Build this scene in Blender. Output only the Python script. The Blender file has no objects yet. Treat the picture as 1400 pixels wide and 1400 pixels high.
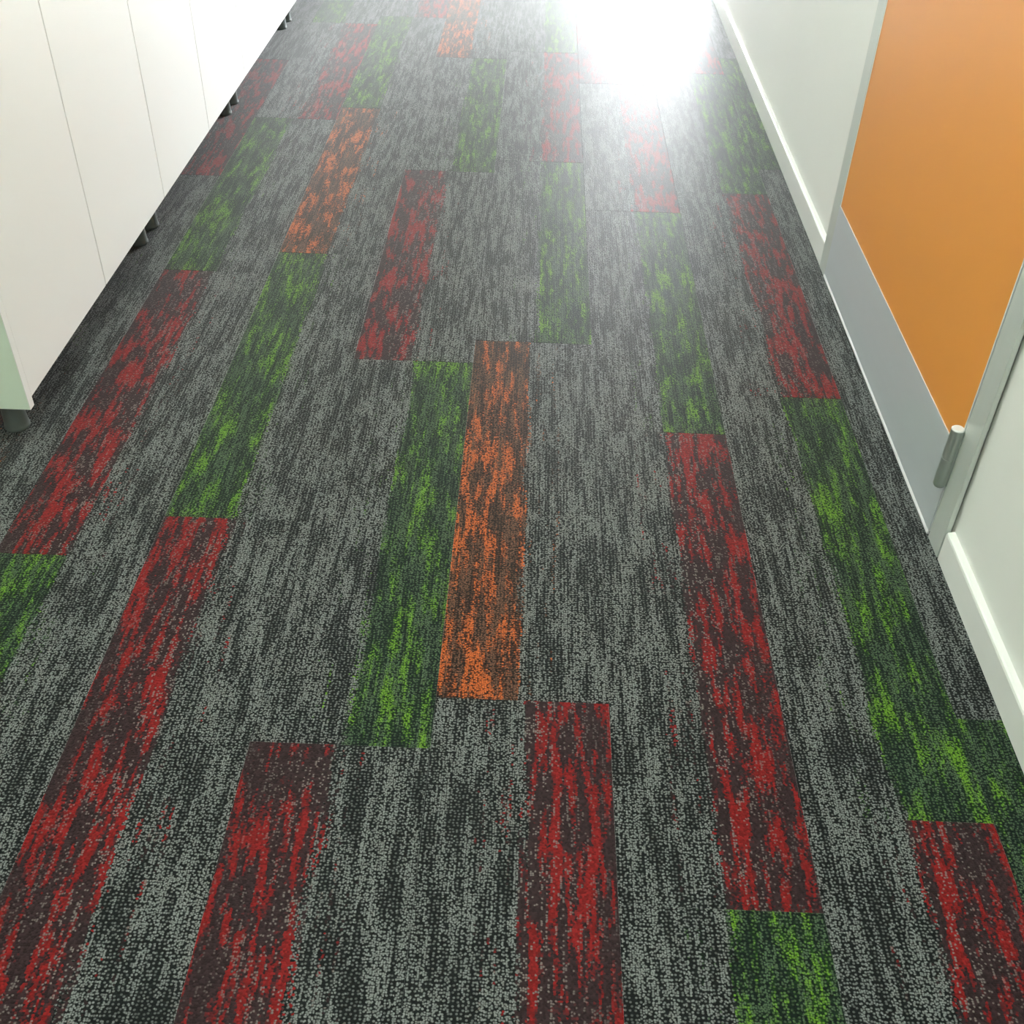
import bpy, bmesh, math, random
from mathutils import Vector, Matrix

# ------------------------------------------------------------------ camera, world, light
scene = bpy.context.scene
F_PX, PITCH, YAW, ROLL, CAM_H = 1486.1, 0.69263, -0.012904, -0.029256, 1.21263
fwd = Vector((math.sin(YAW)*math.cos(PITCH), math.cos(YAW)*math.cos(PITCH), -math.sin(PITCH)))
right = Vector((math.cos(YAW), -math.sin(YAW), 0.0))
down = fwd.cross(right)
c, s = math.cos(ROLL), math.sin(ROLL)
r2 = right*c + down*s
d2 = down*c - right*s
cam_data = bpy.data.cameras.new('camera')
cam_data.sensor_width = 36.0
cam_data.lens = 36.0*F_PX/1400.0
cam_data.clip_start = 0.05
cam = bpy.data.objects.new('camera', cam_data)
scene.collection.objects.link(cam)
cam.matrix_world = Matrix(((r2.x, -d2.x, -fwd.x, 0.0), (r2.y, -d2.y, -fwd.y, 0.0), (r2.z, -d2.z, -fwd.z, CAM_H), (0, 0, 0, 1)))
scene.camera = cam

world = bpy.data.worlds.new('world')
scene.world = world
world.use_nodes = True
bg = world.node_tree.nodes['Background']
bg.inputs['Color'].default_value = (0.93, 0.97, 1.0, 1)
bg.inputs['Strength'].default_value = 15.0

vs = scene.view_settings
vs.view_transform = 'Standard'
vs.look = 'None'
vs.gamma = 1.0
vs.use_curve_mapping = False
vs.exposure = 2.25

C = scene.collection
rng = random.Random(11)

# ------------------------------------------------------------------ helpers
def bx(bm, x0, x1, y0, y1, z0, z1):
    vv = [bm.verts.new((x, y, z)) for x in (x0, x1) for y in (y0, y1) for z in (z0, z1)]
    for f in ((0,1,3,2),(4,6,7,5),(0,4,5,1),(2,3,7,6),(0,2,6,4),(1,5,7,3)):
        bm.faces.new([vv[i] for i in f])

def bevel_all(bm, w, seg=2):
    bmesh.ops.recalc_face_normals(bm, faces=bm.faces)
    bmesh.ops.bevel(bm, geom=list(bm.edges), offset=w, segments=seg, affect='EDGES', profile=0.6)

def lathe(bm, prof, cx, cy, n=28):
    rings = []
    for r, z in prof:
        rings.append([bm.verts.new((cx+r*math.cos(2*math.pi*i/n), cy+r*math.sin(2*math.pi*i/n), z)) for i in range(n)])
    for a, b in zip(rings, rings[1:]):
        for i in range(n):
            bm.faces.new((a[i], a[(i+1) % n], b[(i+1) % n], b[i]))
    bm.faces.new(list(reversed(rings[0])))
    bm.faces.new(rings[-1])

def obj(name, bm, mat, parent=None, smooth=False):
    me = bpy.data.meshes.new(name)
    bmesh.ops.recalc_face_normals(bm, faces=bm.faces)
    bm.to_mesh(me)
    bm.free()
    me.materials.append(mat)
    if smooth:
        for p in me.polygons:
            p.use_smooth = True
    o = bpy.data.objects.new(name, me)
    C.objects.link(o)
    if parent is not None:
        o.parent = parent
        o.location = -Vector(parent.location)
    return o

def box_obj(name, dims, mat, parent=None, bev=0.0, seg=2):
    bm = bmesh.new()
    bx(bm, *dims)
    if bev:
        bevel_all(bm, bev, seg)
    return obj(name, bm, mat, parent)

def tag(o, label, cat, group=None, kind=None):
    o['label'] = label
    o['category'] = cat
    if group:
        o['group'] = group
    if kind:
        o['kind'] = kind
    return o

def empty(name, loc=(0, 0, 0)):
    o = bpy.data.objects.new(name, None)
    C.objects.link(o)
    o.location = loc
    return o

# ------------------------------------------------------------------ materials
def srgb(r, g, b):
    f = lambda v: (v/255/12.92) if v/255 <= 0.04045 else ((v/255+0.055)/1.055)**2.4
    return (f(r), f(g), f(b), 1.0)

def plain(name, col, rough=0.5, metal=0.0, spec=0.5, noise=0.0, nscale=3.0, stretch=(1, 1, 1), bump=0.0, bscale=300.0, emit=None, estr=0.0, coat=0.0):
    m = bpy.data.materials.new(name)
    m.use_nodes = True
    nt = m.node_tree
    p = nt.nodes['Principled BSDF']
    p.inputs['Base Color'].default_value = col
    p.inputs['Roughness'].default_value = rough
    p.inputs['Metallic'].default_value = metal
    p.inputs['Specular IOR Level'].default_value = spec
    p.inputs['Coat Weight'].default_value = coat
    if emit:
        p.inputs['Emission Color'].default_value = emit
        p.inputs['Emission Strength'].default_value = estr
    tc = nt.nodes.new('ShaderNodeTexCoord')
    mp = nt.nodes.new('ShaderNodeMapping')
    mp.inputs['Scale'].default_value = stretch
    nt.links.new(tc.outputs['Object'], mp.inputs['Vector'])
    if noise:
        n = nt.nodes.new('ShaderNodeTexNoise')
        n.inputs['Scale'].default_value = nscale
        n.inputs['Detail'].default_value = 4
        nt.links.new(mp.outputs['Vector'], n.inputs['Vector'])
        mx = nt.nodes.new('ShaderNodeMix')
        mx.data_type = 'RGBA'
        nt.links.new(n.outputs['Fac'], mx.inputs['Factor'])
        mx.inputs['A'].default_value = tuple(v*(1-noise) for v in col[:3]) + (1,)
        mx.inputs['B'].default_value = tuple(min(1, v*(1+noise)) for v in col[:3]) + (1,)
        nt.links.new(mx.outputs['Result'], p.inputs['Base Color'])
    if bump:
        n = nt.nodes.new('ShaderNodeTexNoise')
        n.inputs['Scale'].default_value = bscale
        nt.links.new(mp.outputs['Vector'], n.inputs['Vector'])
        b = nt.nodes.new('ShaderNodeBump')
        b.inputs['Strength'].default_value = bump
        b.inputs['Distance'].default_value = 0.001
        nt.links.new(n.outputs['Fac'], b.inputs['Height'])
        nt.links.new(b.outputs['Normal'], p.inputs['Normal'])
    return m

M = {}
M['wall'] = plain('white_wall_paint', (0.805, 0.812, 0.772, 1), 0.55, noise=0.015, nscale=2.0, bump=0.08, bscale=220)
M['skirting'] = plain('white_gloss_skirting', (0.80, 0.81, 0.775, 1), 0.3, noise=0.03, nscale=6.0)
M['ceiling'] = plain('ceiling_white', (0.82, 0.82, 0.80, 1), 0.8, noise=0.02)
M['laminate'] = plain('white_laminate', (0.79, 0.775, 0.76, 1), 0.42, noise=0.01, nscale=2.0)
M['sage'] = plain('pale_sage_laminate', (0.69, 0.81, 0.67, 1), 0.45, noise=0.02, nscale=3.0)
M['door_orange'] = plain('orange_laminate', (0.80, 0.315, 0.058, 1), 0.33, noise=0.03, nscale=1.6)
M['steel'] = plain('brushed_stainless', (0.62, 0.66, 0.69, 1), 0.42, metal=0.35, noise=0.05, nscale=9.0, stretch=(1, 0.12, 3))
M['frame'] = plain('satin_aluminium', (0.60, 0.635, 0.60, 1), 0.4, metal=0.25, noise=0.03, nscale=5.0)
M['hinge'] = plain('hinge_satin_metal', (0.42, 0.46, 0.44, 1), 0.35, metal=0.7, noise=0.05, nscale=40)
M['bright'] = plain('bright_aluminium_edge', (0.82, 0.84, 0.84, 1), 0.35, metal=0.3, noise=0.02)
M['leg'] = plain('grey_plastic_leg', (0.075, 0.088, 0.082, 1), 0.4, noise=0.06, nscale=30)
M['slab'] = plain('carpet_backing', (0.012, 0.013, 0.013, 1), 0.9, noise=0.1, nscale=20)
M['worktop'] = plain('worktop_laminate', (0.55, 0.56, 0.55, 1), 0.4, noise=0.05, nscale=40)
M['paving'] = plain('pale_paving', (0.55, 0.55, 0.53, 1), 0.8, noise=0.08, nscale=2)
M['lamp'] = plain('lamp_diffuser', (0.9, 0.9, 0.9, 1), 0.6, emit=(0.90, 1.0, 0.90, 1), estr=9.0)

def glass_mat():
    m = bpy.data.materials.new('window_glass')
    m.use_nodes = True
    nt = m.node_tree
    nt.nodes.clear()
    out = nt.nodes.new('ShaderNodeOutputMaterial')
    mix = nt.nodes.new('ShaderNodeMixShader')
    mix.inputs['Fac'].default_value = 0.07
    t = nt.nodes.new('ShaderNodeBsdfTransparent')
    g = nt.nodes.new('ShaderNodeBsdfGlossy')
    g.inputs['Roughness'].default_value = 0.02
    nt.links.new(t.outputs[0], mix.inputs[1])
    nt.links.new(g.outputs[0], mix.inputs[2])
    nt.links.new(mix.outputs[0], out.inputs['Surface'])
    return m
M['glass'] = glass_mat()

PX, PY = 0.0029, 0.0027          # loop pitch in metres
def carpet(name, kind):
    """Loop-pile carpet plank: the right half (local +x) carries the colour, the left half is grey."""
    m = bpy.data.materials.new(name)
    m.use_nodes = True
    nt = m.node_tree
    N, L = nt.nodes, nt.links
    p = N['Principled BSDF']

    def math_(op, a, b=None, c_=None, clamp=False):
        n = N.new('ShaderNodeMath')
        n.operation = op
        n.use_clamp = clamp
        for i, v in enumerate((a, b, c_)):
            if v is None:
                continue
            if isinstance(v, (int, float)):
                n.inputs[i].default_value = v
            else:
                L.new(v, n.inputs[i])
        return n.outputs[0]

    def vec(op, a, b):
        n = N.new('ShaderNodeVectorMath')
        n.operation = op
        L.new(a, n.inputs[0])
        if isinstance(b, tuple):
            n.inputs[1].default_value = b
        else:
            L.new(b, n.inputs[1])
        return n.outputs[0]

    def rng_(v, a, b, lo=0.0, hi=1.0, smooth=False):
        n = N.new('ShaderNodeMapRange')
        if smooth:
            n.interpolation_type = 'SMOOTHSTEP'
        L.new(v, n.inputs['Value'])
        n.inputs['From Min'].default_value = a
        n.inputs['From Max'].default_value = b
        n.inputs['To Min'].default_value = lo
        n.inputs['To Max'].default_value = hi
        return n.outputs['Result']

    def mix(f, a, b):
        n = N.new('ShaderNodeMix')
        n.data_type = 'RGBA'
        L.new(f, n.inputs['Factor'])
        for k, v in (('A', a), ('B', b)):
            if isinstance(v, tuple):
                n.inputs[k].default_value = v
            else:
                L.new(v, n.inputs[k])
        return n.outputs['Result']

    def noise(v, sc, off, detail=2.0, rough=0.5):
        a = vec('MULTIPLY', v, (sc[0], sc[1], 0.0))
        b = vec('ADD', a, (off, off*1.7, 0.0))
        n = N.new('ShaderNodeTexNoise')
        n.noise_dimensions = '2D'
        n.inputs['Scale'].default_value = 1.0
        n.inputs['Detail'].default_value = detail
        n.inputs['Roughness'].default_value = rough
        L.new(b, n.inputs['Vector'])
        return n.outputs['Fac']

    def voro(v, px, py, randomness):
        a = vec('MULTIPLY', v, (1/px, 1/py, 0.0))
        n = N.new('ShaderNodeTexVoronoi')
        n.voronoi_dimensions = '2D'
        n.inputs['Scale'].default_value = 1.0
        n.inputs['Randomness'].default_value = randomness
        L.new(a, n.inputs['Vector'])
        return n

    tc = N.new('ShaderNodeTexCoord')
    oi = N.new('ShaderNodeObjectInfo')
    off = vec('MULTIPLY', oi.outputs['Color'], (17.0, 23.0, 0.0))
    P = vec('ADD', tc.outputs['Object'], off)
    v1 = voro(P, PX, PY, 0.75)
    cell = vec('MULTIPLY', v1.outputs['Position'], (PX, PY, 0.0))      # centre of the loop
    loc = vec('SUBTRACT', cell, off)
    sx = N.new('ShaderNodeSeparateXYZ')
    L.new(loc, sx.inputs[0])
    lx = sx.outputs['X']
    rc = N.new('ShaderNodeSeparateXYZ')
    L.new(v1.outputs['Color'], rc.inputs[0])
    r1, r2_, r3 = rc.outputs['X'], rc.outputs['Y'], rc.outputs['Z']
    v2 = voro(P, 0.0054, 0.0048, 0.55)

    streak = noise(cell, (92.0, 8.0), 3.1, 3.0, 0.58)          # long streaks of light loops
    blotch = noise(cell, (26.0, 7.0), 9.7, 2.0)
    fine = noise(cell, (200.0, 17.0), 5.5, 2.0)
    st = math_('ADD', math_('MULTIPLY', streak, 0.5), math_('ADD', math_('MULTIPLY', blotch, 0.27), math_('MULTIPLY', fine, 0.23)))

    # colour mask: sharp at the outer edge, ragged towards the middle
    hstreak = noise(cell, (120.0, 6.0), 31.0, 2.0)
    edge = math_('ADD', lx, math_('MULTIPLY', math_('SUBTRACT', hstreak, 0.5), 0.030))
    edge = math_('ADD', edge, math_('MULTIPLY', math_('SUBTRACT', r3, 0.5), 0.008))
    mask = math_('GREATER_THAN', edge, 0.006)
    fleck = math_('MULTIPLY', math_('GREATER_THAN', hstreak, 0.63), math_('GREATER_THAN', lx, -0.055))
    fleck = math_('MULTIPLY', fleck, math_('LESS_THAN', r2_, 0.35))
    mask = math_('MAXIMUM', mask, fleck)

    # light dots
    dens = rng_(st, 0.435, 0.585, 0.0, 0.76)
    dotA = math_('MULTIPLY', math_('LESS_THAN', r1, dens), rng_(v1.outputs['Distance'], 0.26, 0.52, 1.0, 0.12, True))
    dotB = math_('MULTIPLY', rng_(v2.outputs['Distance'], 0.20, 0.36, 1.0, 0.0, True), rng_(st, 0.40, 0.56, 0.40, 1.0))
    dot = math_('MAXIMUM', dotA, dotB)
    dk = rng_(r2_, 0.0, 1.0, 0.65, 1.4)

    def dim(col, f):
        n = N.new('ShaderNodeVectorMath')
        n.operation = 'SCALE'
        n.inputs[0].default_value = tuple(v*ALB for v in col[:3])
        L.new(f, n.inputs['Scale'])
        return n.outputs[0]

    grey = mix(dot, dim((0.0085, 0.0105, 0.0105), dk), dim((0.235, 0.248, 0.24), rng_(r3, 0, 1, 0.75, 1.2)))
    hue = math_('ADD', math_('MULTIPLY', noise(cell, (80.0, 11.0), 47.0, 3.0, 0.6), 0.68), math_('MULTIPLY', noise(cell, (24.0, 5.5), 83.0, 1.0), 0.32))
    if kind == 'red':
        sol = math_('ADD', hue, math_('MULTIPLY', math_('SUBTRACT', r2_, 0.5), 0.07))
        sol = rng_(sol, 0.505, 0.56, 0.0, 1.0)
        base = mix(sol, dim((0.034, 0.019, 0.021), dk), dim((0.235, 0.013, 0.013), rng_(r3, 0, 1, 0.6, 1.25)))
        wd = math_('LESS_THAN', r1, rng_(fine, 0.44, 0.66, 0.0, 0.42))
        wd = math_('MULTIPLY', wd, rng_(lx, 0.02, 0.125, 1.0, 0.22))
        wd = math_('MULTIPLY', wd, rng_(v1.outputs['Distance'], 0.30, 0.58, 1.0, 0.2, True))
        colr = mix(wd, base, (0.16, 0.14, 0.13, 1))
    elif kind == 'green':
        sol = rng_(math_('ADD', hue, math_('MULTIPLY', math_('SUBTRACT', r2_, 0.5), 0.10)), 0.485, 0.64, 0.0, 1.0)
        loop_col = mix(sol, dim((0.085, 0.135, 0.075), rng_(r3, 0, 1, 0.7, 1.2)), dim((0.155, 0.32, 0.028), rng_(r3, 0, 1, 0.7, 1.25)))  # yarn colour of the dots, grey-green to vivid green
        dg = mix(sol, dim((0.007, 0.015, 0.011), dk), dim((0.012, 0.042, 0.007), dk))
        dd = math_('MAXIMUM', dot, math_('MULTIPLY', math_('LESS_THAN', r1, rng_(sol, 0.3, 1.0, 0.0, 0.7)), rng_(v1.outputs['Distance'], 0.30, 0.6, 1.0, 0.2, True)))
        colr = mix(dd, dg, loop_col)
    else:
        sol = rng_(math_('ADD', hue, math_('MULTIPLY', math_('SUBTRACT', r2_, 0.5), 0.10)), 0.485, 0.60, 0.0, 1.0)
        loop_col = mix(sol, dim((0.17, 0.085, 0.052), rng_(r3, 0, 1, 0.7, 1.2)), dim((0.68, 0.16, 0.036), rng_(r3, 0, 1, 0.7, 1.1)))  # yarn colour of the dots, brown to vivid orange
        dg = mix(sol, dim((0.022, 0.014, 0.011), dk), dim((0.075, 0.021, 0.008), dk))
        dd = math_('MAXIMUM', dot, math_('MULTIPLY', math_('LESS_THAN', r1, rng_(sol, 0.3, 1.0, 0.0, 0.75)), rng_(v1.outputs['Distance'], 0.30, 0.6, 1.0, 0.2, True)))
        colr = mix(dd, dg, loop_col)
    L.new(mix(mask, grey, colr), p.inputs['Base Color'])
    p.inputs['Roughness'].default_value = CARPET_ROUGH
    p.inputs['Specular IOR Level'].default_value = CARPET_SPEC
    p.inputs['Sheen Weight'].default_value = CARPET_SHEEN
    p.inputs['Sheen Roughness'].default_value = 0.35
    b = N.new('ShaderNodeBump')
    b.inputs['Strength'].default_value = 0.35
    b.inputs['Distance'].default_value = 0.0012
    L.new(math_('SUBTRACT', 1.0, v1.outputs['Distance']), b.inputs['Height'])
    L.new(b.outputs['Normal'], p.inputs['Normal'])
    return m

CARPET_ROUGH, CARPET_SPEC, CARPET_SHEEN = 0.47, 0.046, 0.48
ALB = 0.73                       # overall darkness of the yarn
for k in ('red', 'green', 'orange'):
    M[k] = carpet('carpet_' + k, k)

# ------------------------------------------------------------------ floor of carpet planks
WR, WL = 0.713, -1.50            # wall planes right and left
YB, YE = -2.6, 6.4               # back wall, end glazing
YC = 4.95                        # the right wall stops here, the lobby opens to the right
XL = 2.9                         # far side of the lobby

bm = bmesh.new()
bx(bm, WL, WR, YB, YE, -0.12, -0.007)
bx(bm, WR, XL, YC, YE, -0.12, -0.007)
bx(bm, WR, WR+0.13, 1.30, 2.50, -0.12, -0.007)
floor = tag(obj('floor', bm, M['slab']), 'grey carpet plank floor with red, green and orange bars down the corridor', 'floor', kind='structure')

X0 = -0.1153
seams = {0: 4.036, 1: 3.719, 2: 3.858, 3: 4.034, -1: 3.944, -2: 4.416, -3: 4.307, -4: 3.858}
plan = {   # plank n of a column lies between seam - n - 1 and seam - n
    0: {-1: 'gR', 0: 'rR', 1: 'gR', 2: 'oL', 3: 'rR'},
    1: {-1: 'rL', 0: 'rR', 1: 'gR', 2: 'rR', 3: 'gR'},
    2: {-1: 'rR', 0: 'gR', 1: 'rR', 2: 'gR', 3: 'rR'},
    3: {-1: 'rR', 0: 'gL', 1: 'gR', 2: 'rR', 3: 'gL'},
    -1: {-1: 'oL', 0: 'gR', 1: 'rL', 2: 'gR', 3: 'rL'},
    -2: {-1: 'rR', 0: 'gL', 1: 'oL', 2: 'gL', 3: 'rL'},
    -3: {-1: 'gL', 0: 'rR', 1: 'gL', 2: 'rL', 3: 'gL'},
    -4: {-1: 'gL', 0: 'rR', 1: 'gL', 2: 'oL', 3: 'rL'},
}
KIND = {'r': 'red', 'g': 'green', 'o': 'orange'}
plank_cache = {}
def plank_mesh(x0, x1, y0, y1, kind):
    key = (round(x0, 4), round(x1, 4), round(y0, 4), round(y1, 4), kind)
    if key not in plank_cache:
        b = bmesh.new()
        g = 0.00004
        bx(b, x0+g, x1-g, y0+g, y1-g, -0.007, 0.0)
        bmesh.ops.recalc_face_normals(b, faces=b.faces)
        top = [e for e in b.edges if all(v.co.z > -0.001 for v in e.verts)]
        bmesh.ops.bevel(b, geom=top, offset=0.0003, segments=1, affect='EDGES', profile=0.5)
        me = bpy.data.meshes.new('carpet_plank')
        b.to_mesh(me)
        b.free()
        me.materials.append(M[kind])
        plank_cache[key] = me
    return plank_cache[key]

def lay(cx, cy, code, xmin, xmax):
    """One 250 x 1000 mm plank centred at cx, cy, cut to the room."""
    x0, x1 = max(cx-0.125, xmin), min(cx+0.125, xmax)
    y0, y1 = max(cy-0.5, YB), min(cy+0.5, YE)
    if cx+0.125 > WR + 0.001 and xmax > WR:
        y0 = max(y0, YC)
    if x1-x0 < 0.01 or y1-y0 < 0.02:
        return
    rot = code[1] == 'L'
    d = (x0-cx, x1-cx, y0-cy, y1-cy)
    if rot:
        d = (-d[1], -d[0], -d[3], -d[2])
    o = bpy.data.objects.new('carpet_plank', plank_mesh(*d, KIND[code[0]]))
    C.objects.link(o)
    o.parent = floor
    o.location = (cx, cy, 0)
    if rot:
        o.rotation_euler = (0, 0, math.pi)
    o.color = (rng.random(), rng.random(), rng.random(), 1)
    o['label'] = 'carpet plank half %s, half grey' % KIND[code[0]]

for k in range(-6, 4):
    sy = seams.get(k, 3.4 + 0.37*k % 1.0)
    for n in range(-4, 8):
        code = plan.get(k, {}).get(n)
        if code is None:
            code = rng.choice('rrgggo') + rng.choice('LR')
        lay(X0 + 0.25*(k+0.5), sy - n - 0.5, code, WL, WR)
for k in range(3, 13):
    sy = 6.2 + 0.31*k % 1.0
    for n in range(-1, 3):
        code = rng.choice('rrggo') + rng.choice('LR')
        cx = X0 + 0.25*(k+0.5)
        cy = sy - n - 0.5
        x0 = max(cx-0.125, WR)
        y0, y1 = max(cy-0.5, YC), min(cy+0.5, YE)
        x1 = min(cx+0.125, XL)
        if x1-x0 < 0.01 or y1-y0 < 0.02:
            continue
        lay_d = (x0-cx, x1-cx, y0-cy, y1-cy)
        o = bpy.data.objects.new('carpet_plank', plank_mesh(*lay_d, KIND[code[0]]))
        C.objects.link(o)
        o.parent = floor
        o.location = (cx, cy, 0)
        o.color = (rng.random(), rng.random(), rng.random(), 1)
        o['label'] = 'carpet plank half %s, half grey' % KIND[code[0]]

# ------------------------------------------------------------------ walls, ceiling, glazing
H = 2.6
DY0, DY1, DH = 1.392, 2.447, 2.10       # door opening in the right wall
bm = bmesh.new()
bx(bm, WR, WR+0.13, YB, DY0, 0, H)
bx(bm, WR, WR+0.13, DY1, YC, 0, H)
bx(bm, WR, WR+0.13, DY0, DY1, DH, H)
tag(obj('wall_right', bm, M['wall']), 'white painted corridor wall around the orange door', 'wall', kind='structure')
tag(box_obj('wall_left', (WL-0.12, WL, YB, YE, 0, H), M['wall']), 'white painted wall behind the white cabinets', 'wall', kind='structure')
tag(box_obj('wall_back', (WL, WR, YB-0.12, YB, 0, H), M['wall']), 'white painted wall closing the near end of the corridor', 'wall', kind='structure')
bm = bmesh.new()
bx(bm, WR+0.13, XL, YC-0.12, YC, 0, H)
tag(obj('wall_lobby', bm, M['wall']), 'white painted return wall of the bright lobby', 'wall', kind='structure')
tag(box_obj('wall_lobby_side', (XL, XL+0.12, YC-0.12, YE, 0, H), M['wall']), 'white painted side wall of the bright lobby', 'wall', kind='structure')
bm = bmesh.new()
bx(bm, WL, WR, YB, YE, H, H+0.1)
bx(bm, WR, XL, YC-0.12, YE, H, H+0.1)
tag(obj('ceiling', bm, M['ceiling']), 'plain white corridor ceiling', 'ceiling', kind='structure')
WX0, WX1, WZ0, WZ1 = 0.25, 2.8, 0.08, 1.16  # unseen window, opening kept low to shape its glow on the carpet
bm = bmesh.new()
bx(bm, WL, WX0, YE, YE+0.12, 0, H)
bx(bm, WX1, XL, YE, YE+0.12, 0, H)
bx(bm, WX0, WX1, YE, YE+0.12, WZ1, H)
bx(bm, WX0, WX1, YE, YE+0.12, 0, WZ0)
tag(obj('wall_end', bm, M['wall']), 'white painted end wall holding the low window', 'wall', kind='structure')
win = tag(empty('window_1', (1.45, YE, 0)), 'low wide unseen glazing at the far end, sized for the carpet glow', 'window', kind='structure')
bm = bmesh.new()
for xa in (WX0, WX0+0.84, WX0+1.68, WX1-0.05):
    bx(bm, xa, xa+0.05, YE+0.03, YE+0.09, WZ0, WZ1)
bx(bm, WX0+0.05, WX1-0.05, YE+0.03, YE+0.09, WZ0, WZ0+0.06)
bx(bm, WX0+0.05, WX1-0.05, YE+0.03, YE+0.09, WZ1-0.06, WZ1)
obj('window_frame', bm, M['frame'], win)
for i in range(3):
    xa = WX0 + 0.05 + 0.84*i
    box_obj('pane', (xa, min(xa+0.79, WX1-0.05), YE+0.055, YE+0.063, WZ0+0.06, WZ1-0.06), M['glass'], win)
tag(box_obj('paving_outside', (-12, 14, YE+0.12, YE+22, -0.2, -0.06), M['paving']), 'pale paving outside the far window', 'paving', kind='structure')

portal = bpy.data.lights.new('window_end_offscreen', 'AREA')
portal.shape = 'RECTANGLE'
portal.size = WX1-WX0
portal.size_y = WZ1-WZ0
portal.cycles.is_portal = True
po = bpy.data.objects.new('window_end_offscreen', portal)
C.objects.link(po)
po.location = ((WX0+WX1)/2, YE+0.14, (WZ0+WZ1)/2)
po.rotation_euler = (-math.pi/2, 0, 0)

# skirting boards: square section with an eased top edge
def skirting(y0, y1, label):
    prof = [(WR, 0.0), (0.700, 0.0), (0.700, 0.0545), (0.7012, 0.0578), (0.7042, 0.0595), (WR, 0.0605)]
    b = bmesh.new()
    ra = [b.verts.new((x, y0, z)) for x, z in prof]
    rb = [b.verts.new((x, y1, z)) for x, z in prof]
    n = len(prof)
    for i in range(n):
        b.faces.new((ra[i], ra[(i+1) % n], rb[(i+1) % n], rb[i]))
    b.faces.new(ra)
    b.faces.new(list(reversed(rb)))
    return tag(obj('baseboard_right', b, M['skirting']), label, 'skirting', kind='structure')
skirting(YB, 1.3795, 'low white skirting board starting at the hinge side of the orange door')
skirting(2.441, YC, 'low white skirting board running from the latch side of the orange door to the window')

# ------------------------------------------------------------------ orange door
door = tag(empty('door_1', (0.70, 1.91, 0)), 'orange door with a silver kick plate in a metal frame', 'door', kind='structure')
LY0, LY1 = 1.4400, 2.3828
box_obj('door_leaf', (0.7000, 0.742, LY0+0.004, LY1-0.004, 0.010, 2.045), M['door_orange'], door)
for a, b_ in ((LY0, LY0+0.004), (LY1-0.004, LY1)):
    box_obj('edge_strip', (0.6992, 0.742, a, b_, 0.010, 2.045), M['bright'], door)
box_obj('kick_plate', (0.6982, 0.7000, LY0+0.0005, LY1-0.0005, 0.010, 0.1815), M['steel'], door)
bm = bmesh.new()
prof = [(0.700, 0.004), (0.6962, 0.004), (0.6962, 0.0065), (0.6982, 0.0105), (0.700, 0.0105)]
ra = [bm.verts.new((x, LY0, z)) for x, z in prof]
rb = [bm.verts.new((x, LY1, z)) for x, z in prof]
for i in range(5):
    bm.faces.new((ra[i], ra[(i+1) % 5], rb[(i+1) % 5], rb[i]))
bm.faces.new(ra)
bm.faces.new(list(reversed(rb)))
obj('bottom_strip', bm, M['bright'], door)
# frame: hinge jamb with a stepped lip and a shadow gap, latch jamb, head
bm = bmesh.new()
bx(bm, 0.6995, 0.7076, 1.384, 1.4372, -0.007, 2.10)
bx(bm, 0.7076, 0.79, 1.406, 1.4372, -0.007, 2.10)
bx(bm, 0.78, 0.79, 1.389, 1.406, -0.007, 2.10)
obj('frame_jamb', bm, M['frame'], door)
bm = bmesh.new()
bx(bm, 0.6995, 0.79, 2.3858, 2.4415, -0.007, 2.10)
bx(bm, 0.7140, 0.79, 2.437, 2.4480, 0.0, 2.10)
obj('frame_jamb', bm, M['frame'], door)
box_obj('frame_head', (0.6995, 0.79, 1.4372, 2.3858, 2.048, 2.10), M['frame'], door)
box_obj('door_backing', (0.745, 0.79, 1.4372, 2.3858, -0.007, 2.048), M['frame'], door)  # unseen solid panel filling the doorway, blocks sky light behind the leaf
for zc in (0.166, 1.05, 1.85):
    bm = bmesh.new()
    r = 0.0102
    cx, cy = 0.6895, 1.4425
    lathe(bm, [(r*0.8, zc-0.0575), (r, zc-0.054), (r, zc-0.0008), (r*0.93, zc-0.0004), (r*0.93, zc+0.0004), (r, zc+0.0008), (r, zc+0.055)], cx, cy)
    bx(bm, 0.6895, 0.7002, 1.4352, 1.4482, zc-0.054, zc+0.055)
    hg = obj('hinge', bm, M['hinge'], door, smooth=False)
    bm = bmesh.new()
    lathe(bm, [(r, zc+0.055), (r, zc+0.0568), (r*0.86, zc+0.0582)], cx, cy)
    cap = obj('pin_cap', bm, M['bright'], None)  # highlight on the hinge top put in as a brighter metal
    cap.parent = hg
    bm = bmesh.new()
    lathe(bm, [(0.0014, -0.0004), (0.0014, 0.0012)], 0, 0, 10)
    sc = obj('grub_screw', bm, M['hinge'], None)
    sc.rotation_euler = (0, -math.pi/2, 0)
    sc.location = (cx+0.0015, cy-r*0.96, zc)
    sc.rotation_euler = (math.pi/2, 0, 0)
    sc.parent = hg

# ------------------------------------------------------------------ white base cabinets
FX = -0.900                               # face of the doors
def leg_mesh():
    b = bmesh.new()
    lathe(b, [(0.0225, 0.0), (0.0238, 0.0025), (0.0238, 0.0055), (0.0226, 0.008), (0.0220, 0.012), (0.0200, 0.050), (0.0195, 0.085), (0.030, 0.090), (0.030, 0.0945)], 0, 0, 32)
    me = bpy.data.meshes.new('leg')
    bmesh.ops.recalc_face_normals(b, faces=b.faces)
    b.to_mesh(me)
    b.free()
    me.materials.append(M['leg'])
    for p_ in me.polygons:
        p_.use_smooth = len(p_.vertices) == 4
    return me
LEG = leg_mesh()
bounds = [1.6275, 2.0525, 2.4975, 2.9425, 3.3875, 3.8325, 4.2775, 4.7225, 5.1675]
labels = ['white two-door base cabinet with a pale green end panel',
          'white two-door base cabinet, second from the pale green end panel',
          'white two-door base cabinet, third from the pale green end panel',
          'white two-door base cabinet, fourth from the pale green end panel']
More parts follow.
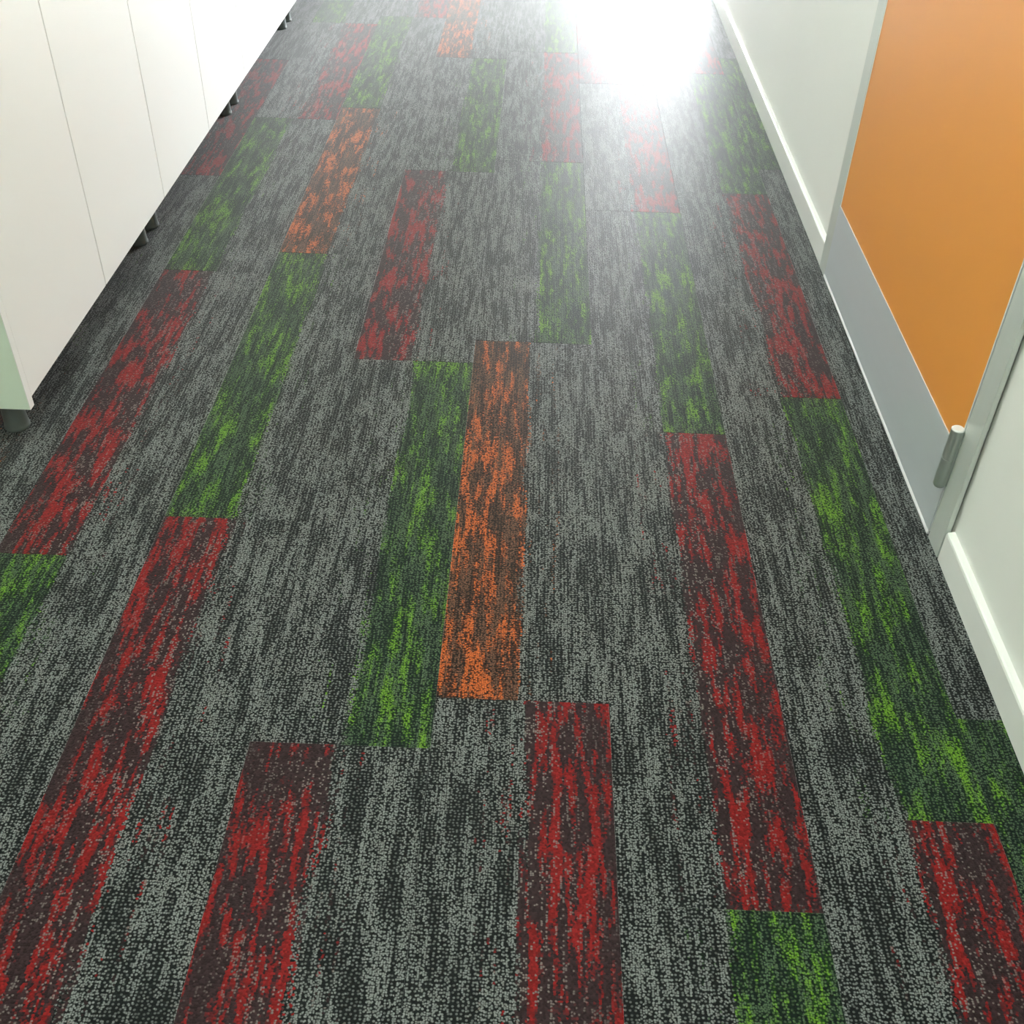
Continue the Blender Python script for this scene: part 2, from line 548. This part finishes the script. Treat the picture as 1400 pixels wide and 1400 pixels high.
for i in range(4):
    y0, ym, y1 = bounds[2*i], bounds[2*i+1], bounds[2*i+2]
    cab = tag(empty('base_cabinet', (-1.2, (y0+y1)/2, 0)), labels[i], 'cabinet', 'white base cabinets along the corridor')
    bm = bmesh.new()
    bx(bm, WL+0.012, -0.930, y0+0.0004, y0+0.018, 0.094, 0.83)
    bx(bm, WL+0.012, -0.930, y1-0.018, y1-0.0004, 0.094, 0.83)
    bx(bm, WL+0.012, -0.930, y0+0.018, y1-0.018, 0.094, 0.112)
    bx(bm, WL+0.012, -0.930, y0+0.018, y1-0.018, 0.812, 0.83)
    bx(bm, WL+0.012, WL+0.018, y0+0.018, y1-0.018, 0.112, 0.812)
    obj('carcass', bm, M['laminate'], cab)
    for a, b_ in ((y0, ym), (ym, y1)):
        g0 = 0.0003 if a == bounds[0] else 0.0020
        box_obj('door', (FX-0.018, FX, a+g0, b_-0.0020, 0.0925, 0.825), M['laminate'], cab, bev=0.0006, seg=1)
    for ly in (y0+0.047, y1-0.047):
        for lx_ in (-0.964, -1.40):
            o = bpy.data.objects.new('leg', LEG)
            C.objects.link(o)
            o.parent = cab
            o.location = Vector((lx_, ly - 0.012, 0.0)) - cab.location
    if i == 0:
        ep = box_obj('end_panel', (WL+0.012, FX-0.0012, 1.6105, 1.6272, 0.0745, 0.83), M['sage'], cab)
        ep['label'] = 'pale green end panel'
        eb = box_obj('edge_band', (FX-0.0012, FX, 1.6105, 1.6272, 0.0745, 0.83), M['laminate'], None)
        eb.parent = ep
        eb.location = (0, 0, 0)
tag(box_obj('worktop', (WL, FX+0.02, 1.60, bounds[-1]+0.01, 0.83, 0.868), M['worktop'], bev=0.003), 'long grey worktop lying on the white base cabinets', 'worktop')

# ------------------------------------------------------------------ ceiling lamps
for i, yc in enumerate((-1.2, 1.6)):
    lp = tag(empty(['ceiling_lamp_back_offscreen', 'ceiling_lamp_front_offscreen'][i], (-0.3, yc, H)), ['square ceiling light panel near the back wall', 'square ceiling light panel above the orange door'][i], 'lamp', 'ceiling light panels')
    bm = bmesh.new()
    for dims in ((-0.6, -0.57), (-0.03, 0.0)):
        bx(bm, dims[0], dims[1], yc-0.3, yc+0.3, H-0.015, H)
    bx(bm, -0.57, -0.03, yc-0.3, yc-0.27, H-0.015, H)
    bx(bm, -0.57, -0.03, yc+0.27, yc+0.3, H-0.015, H)
    obj('lamp_frame', bm, M['frame'], lp)
    box_obj(['diffuser_back_offscreen', 'diffuser_front_offscreen'][i], (-0.57, -0.03, yc-0.27, yc+0.27, H-0.012, H), M['lamp'], lp)
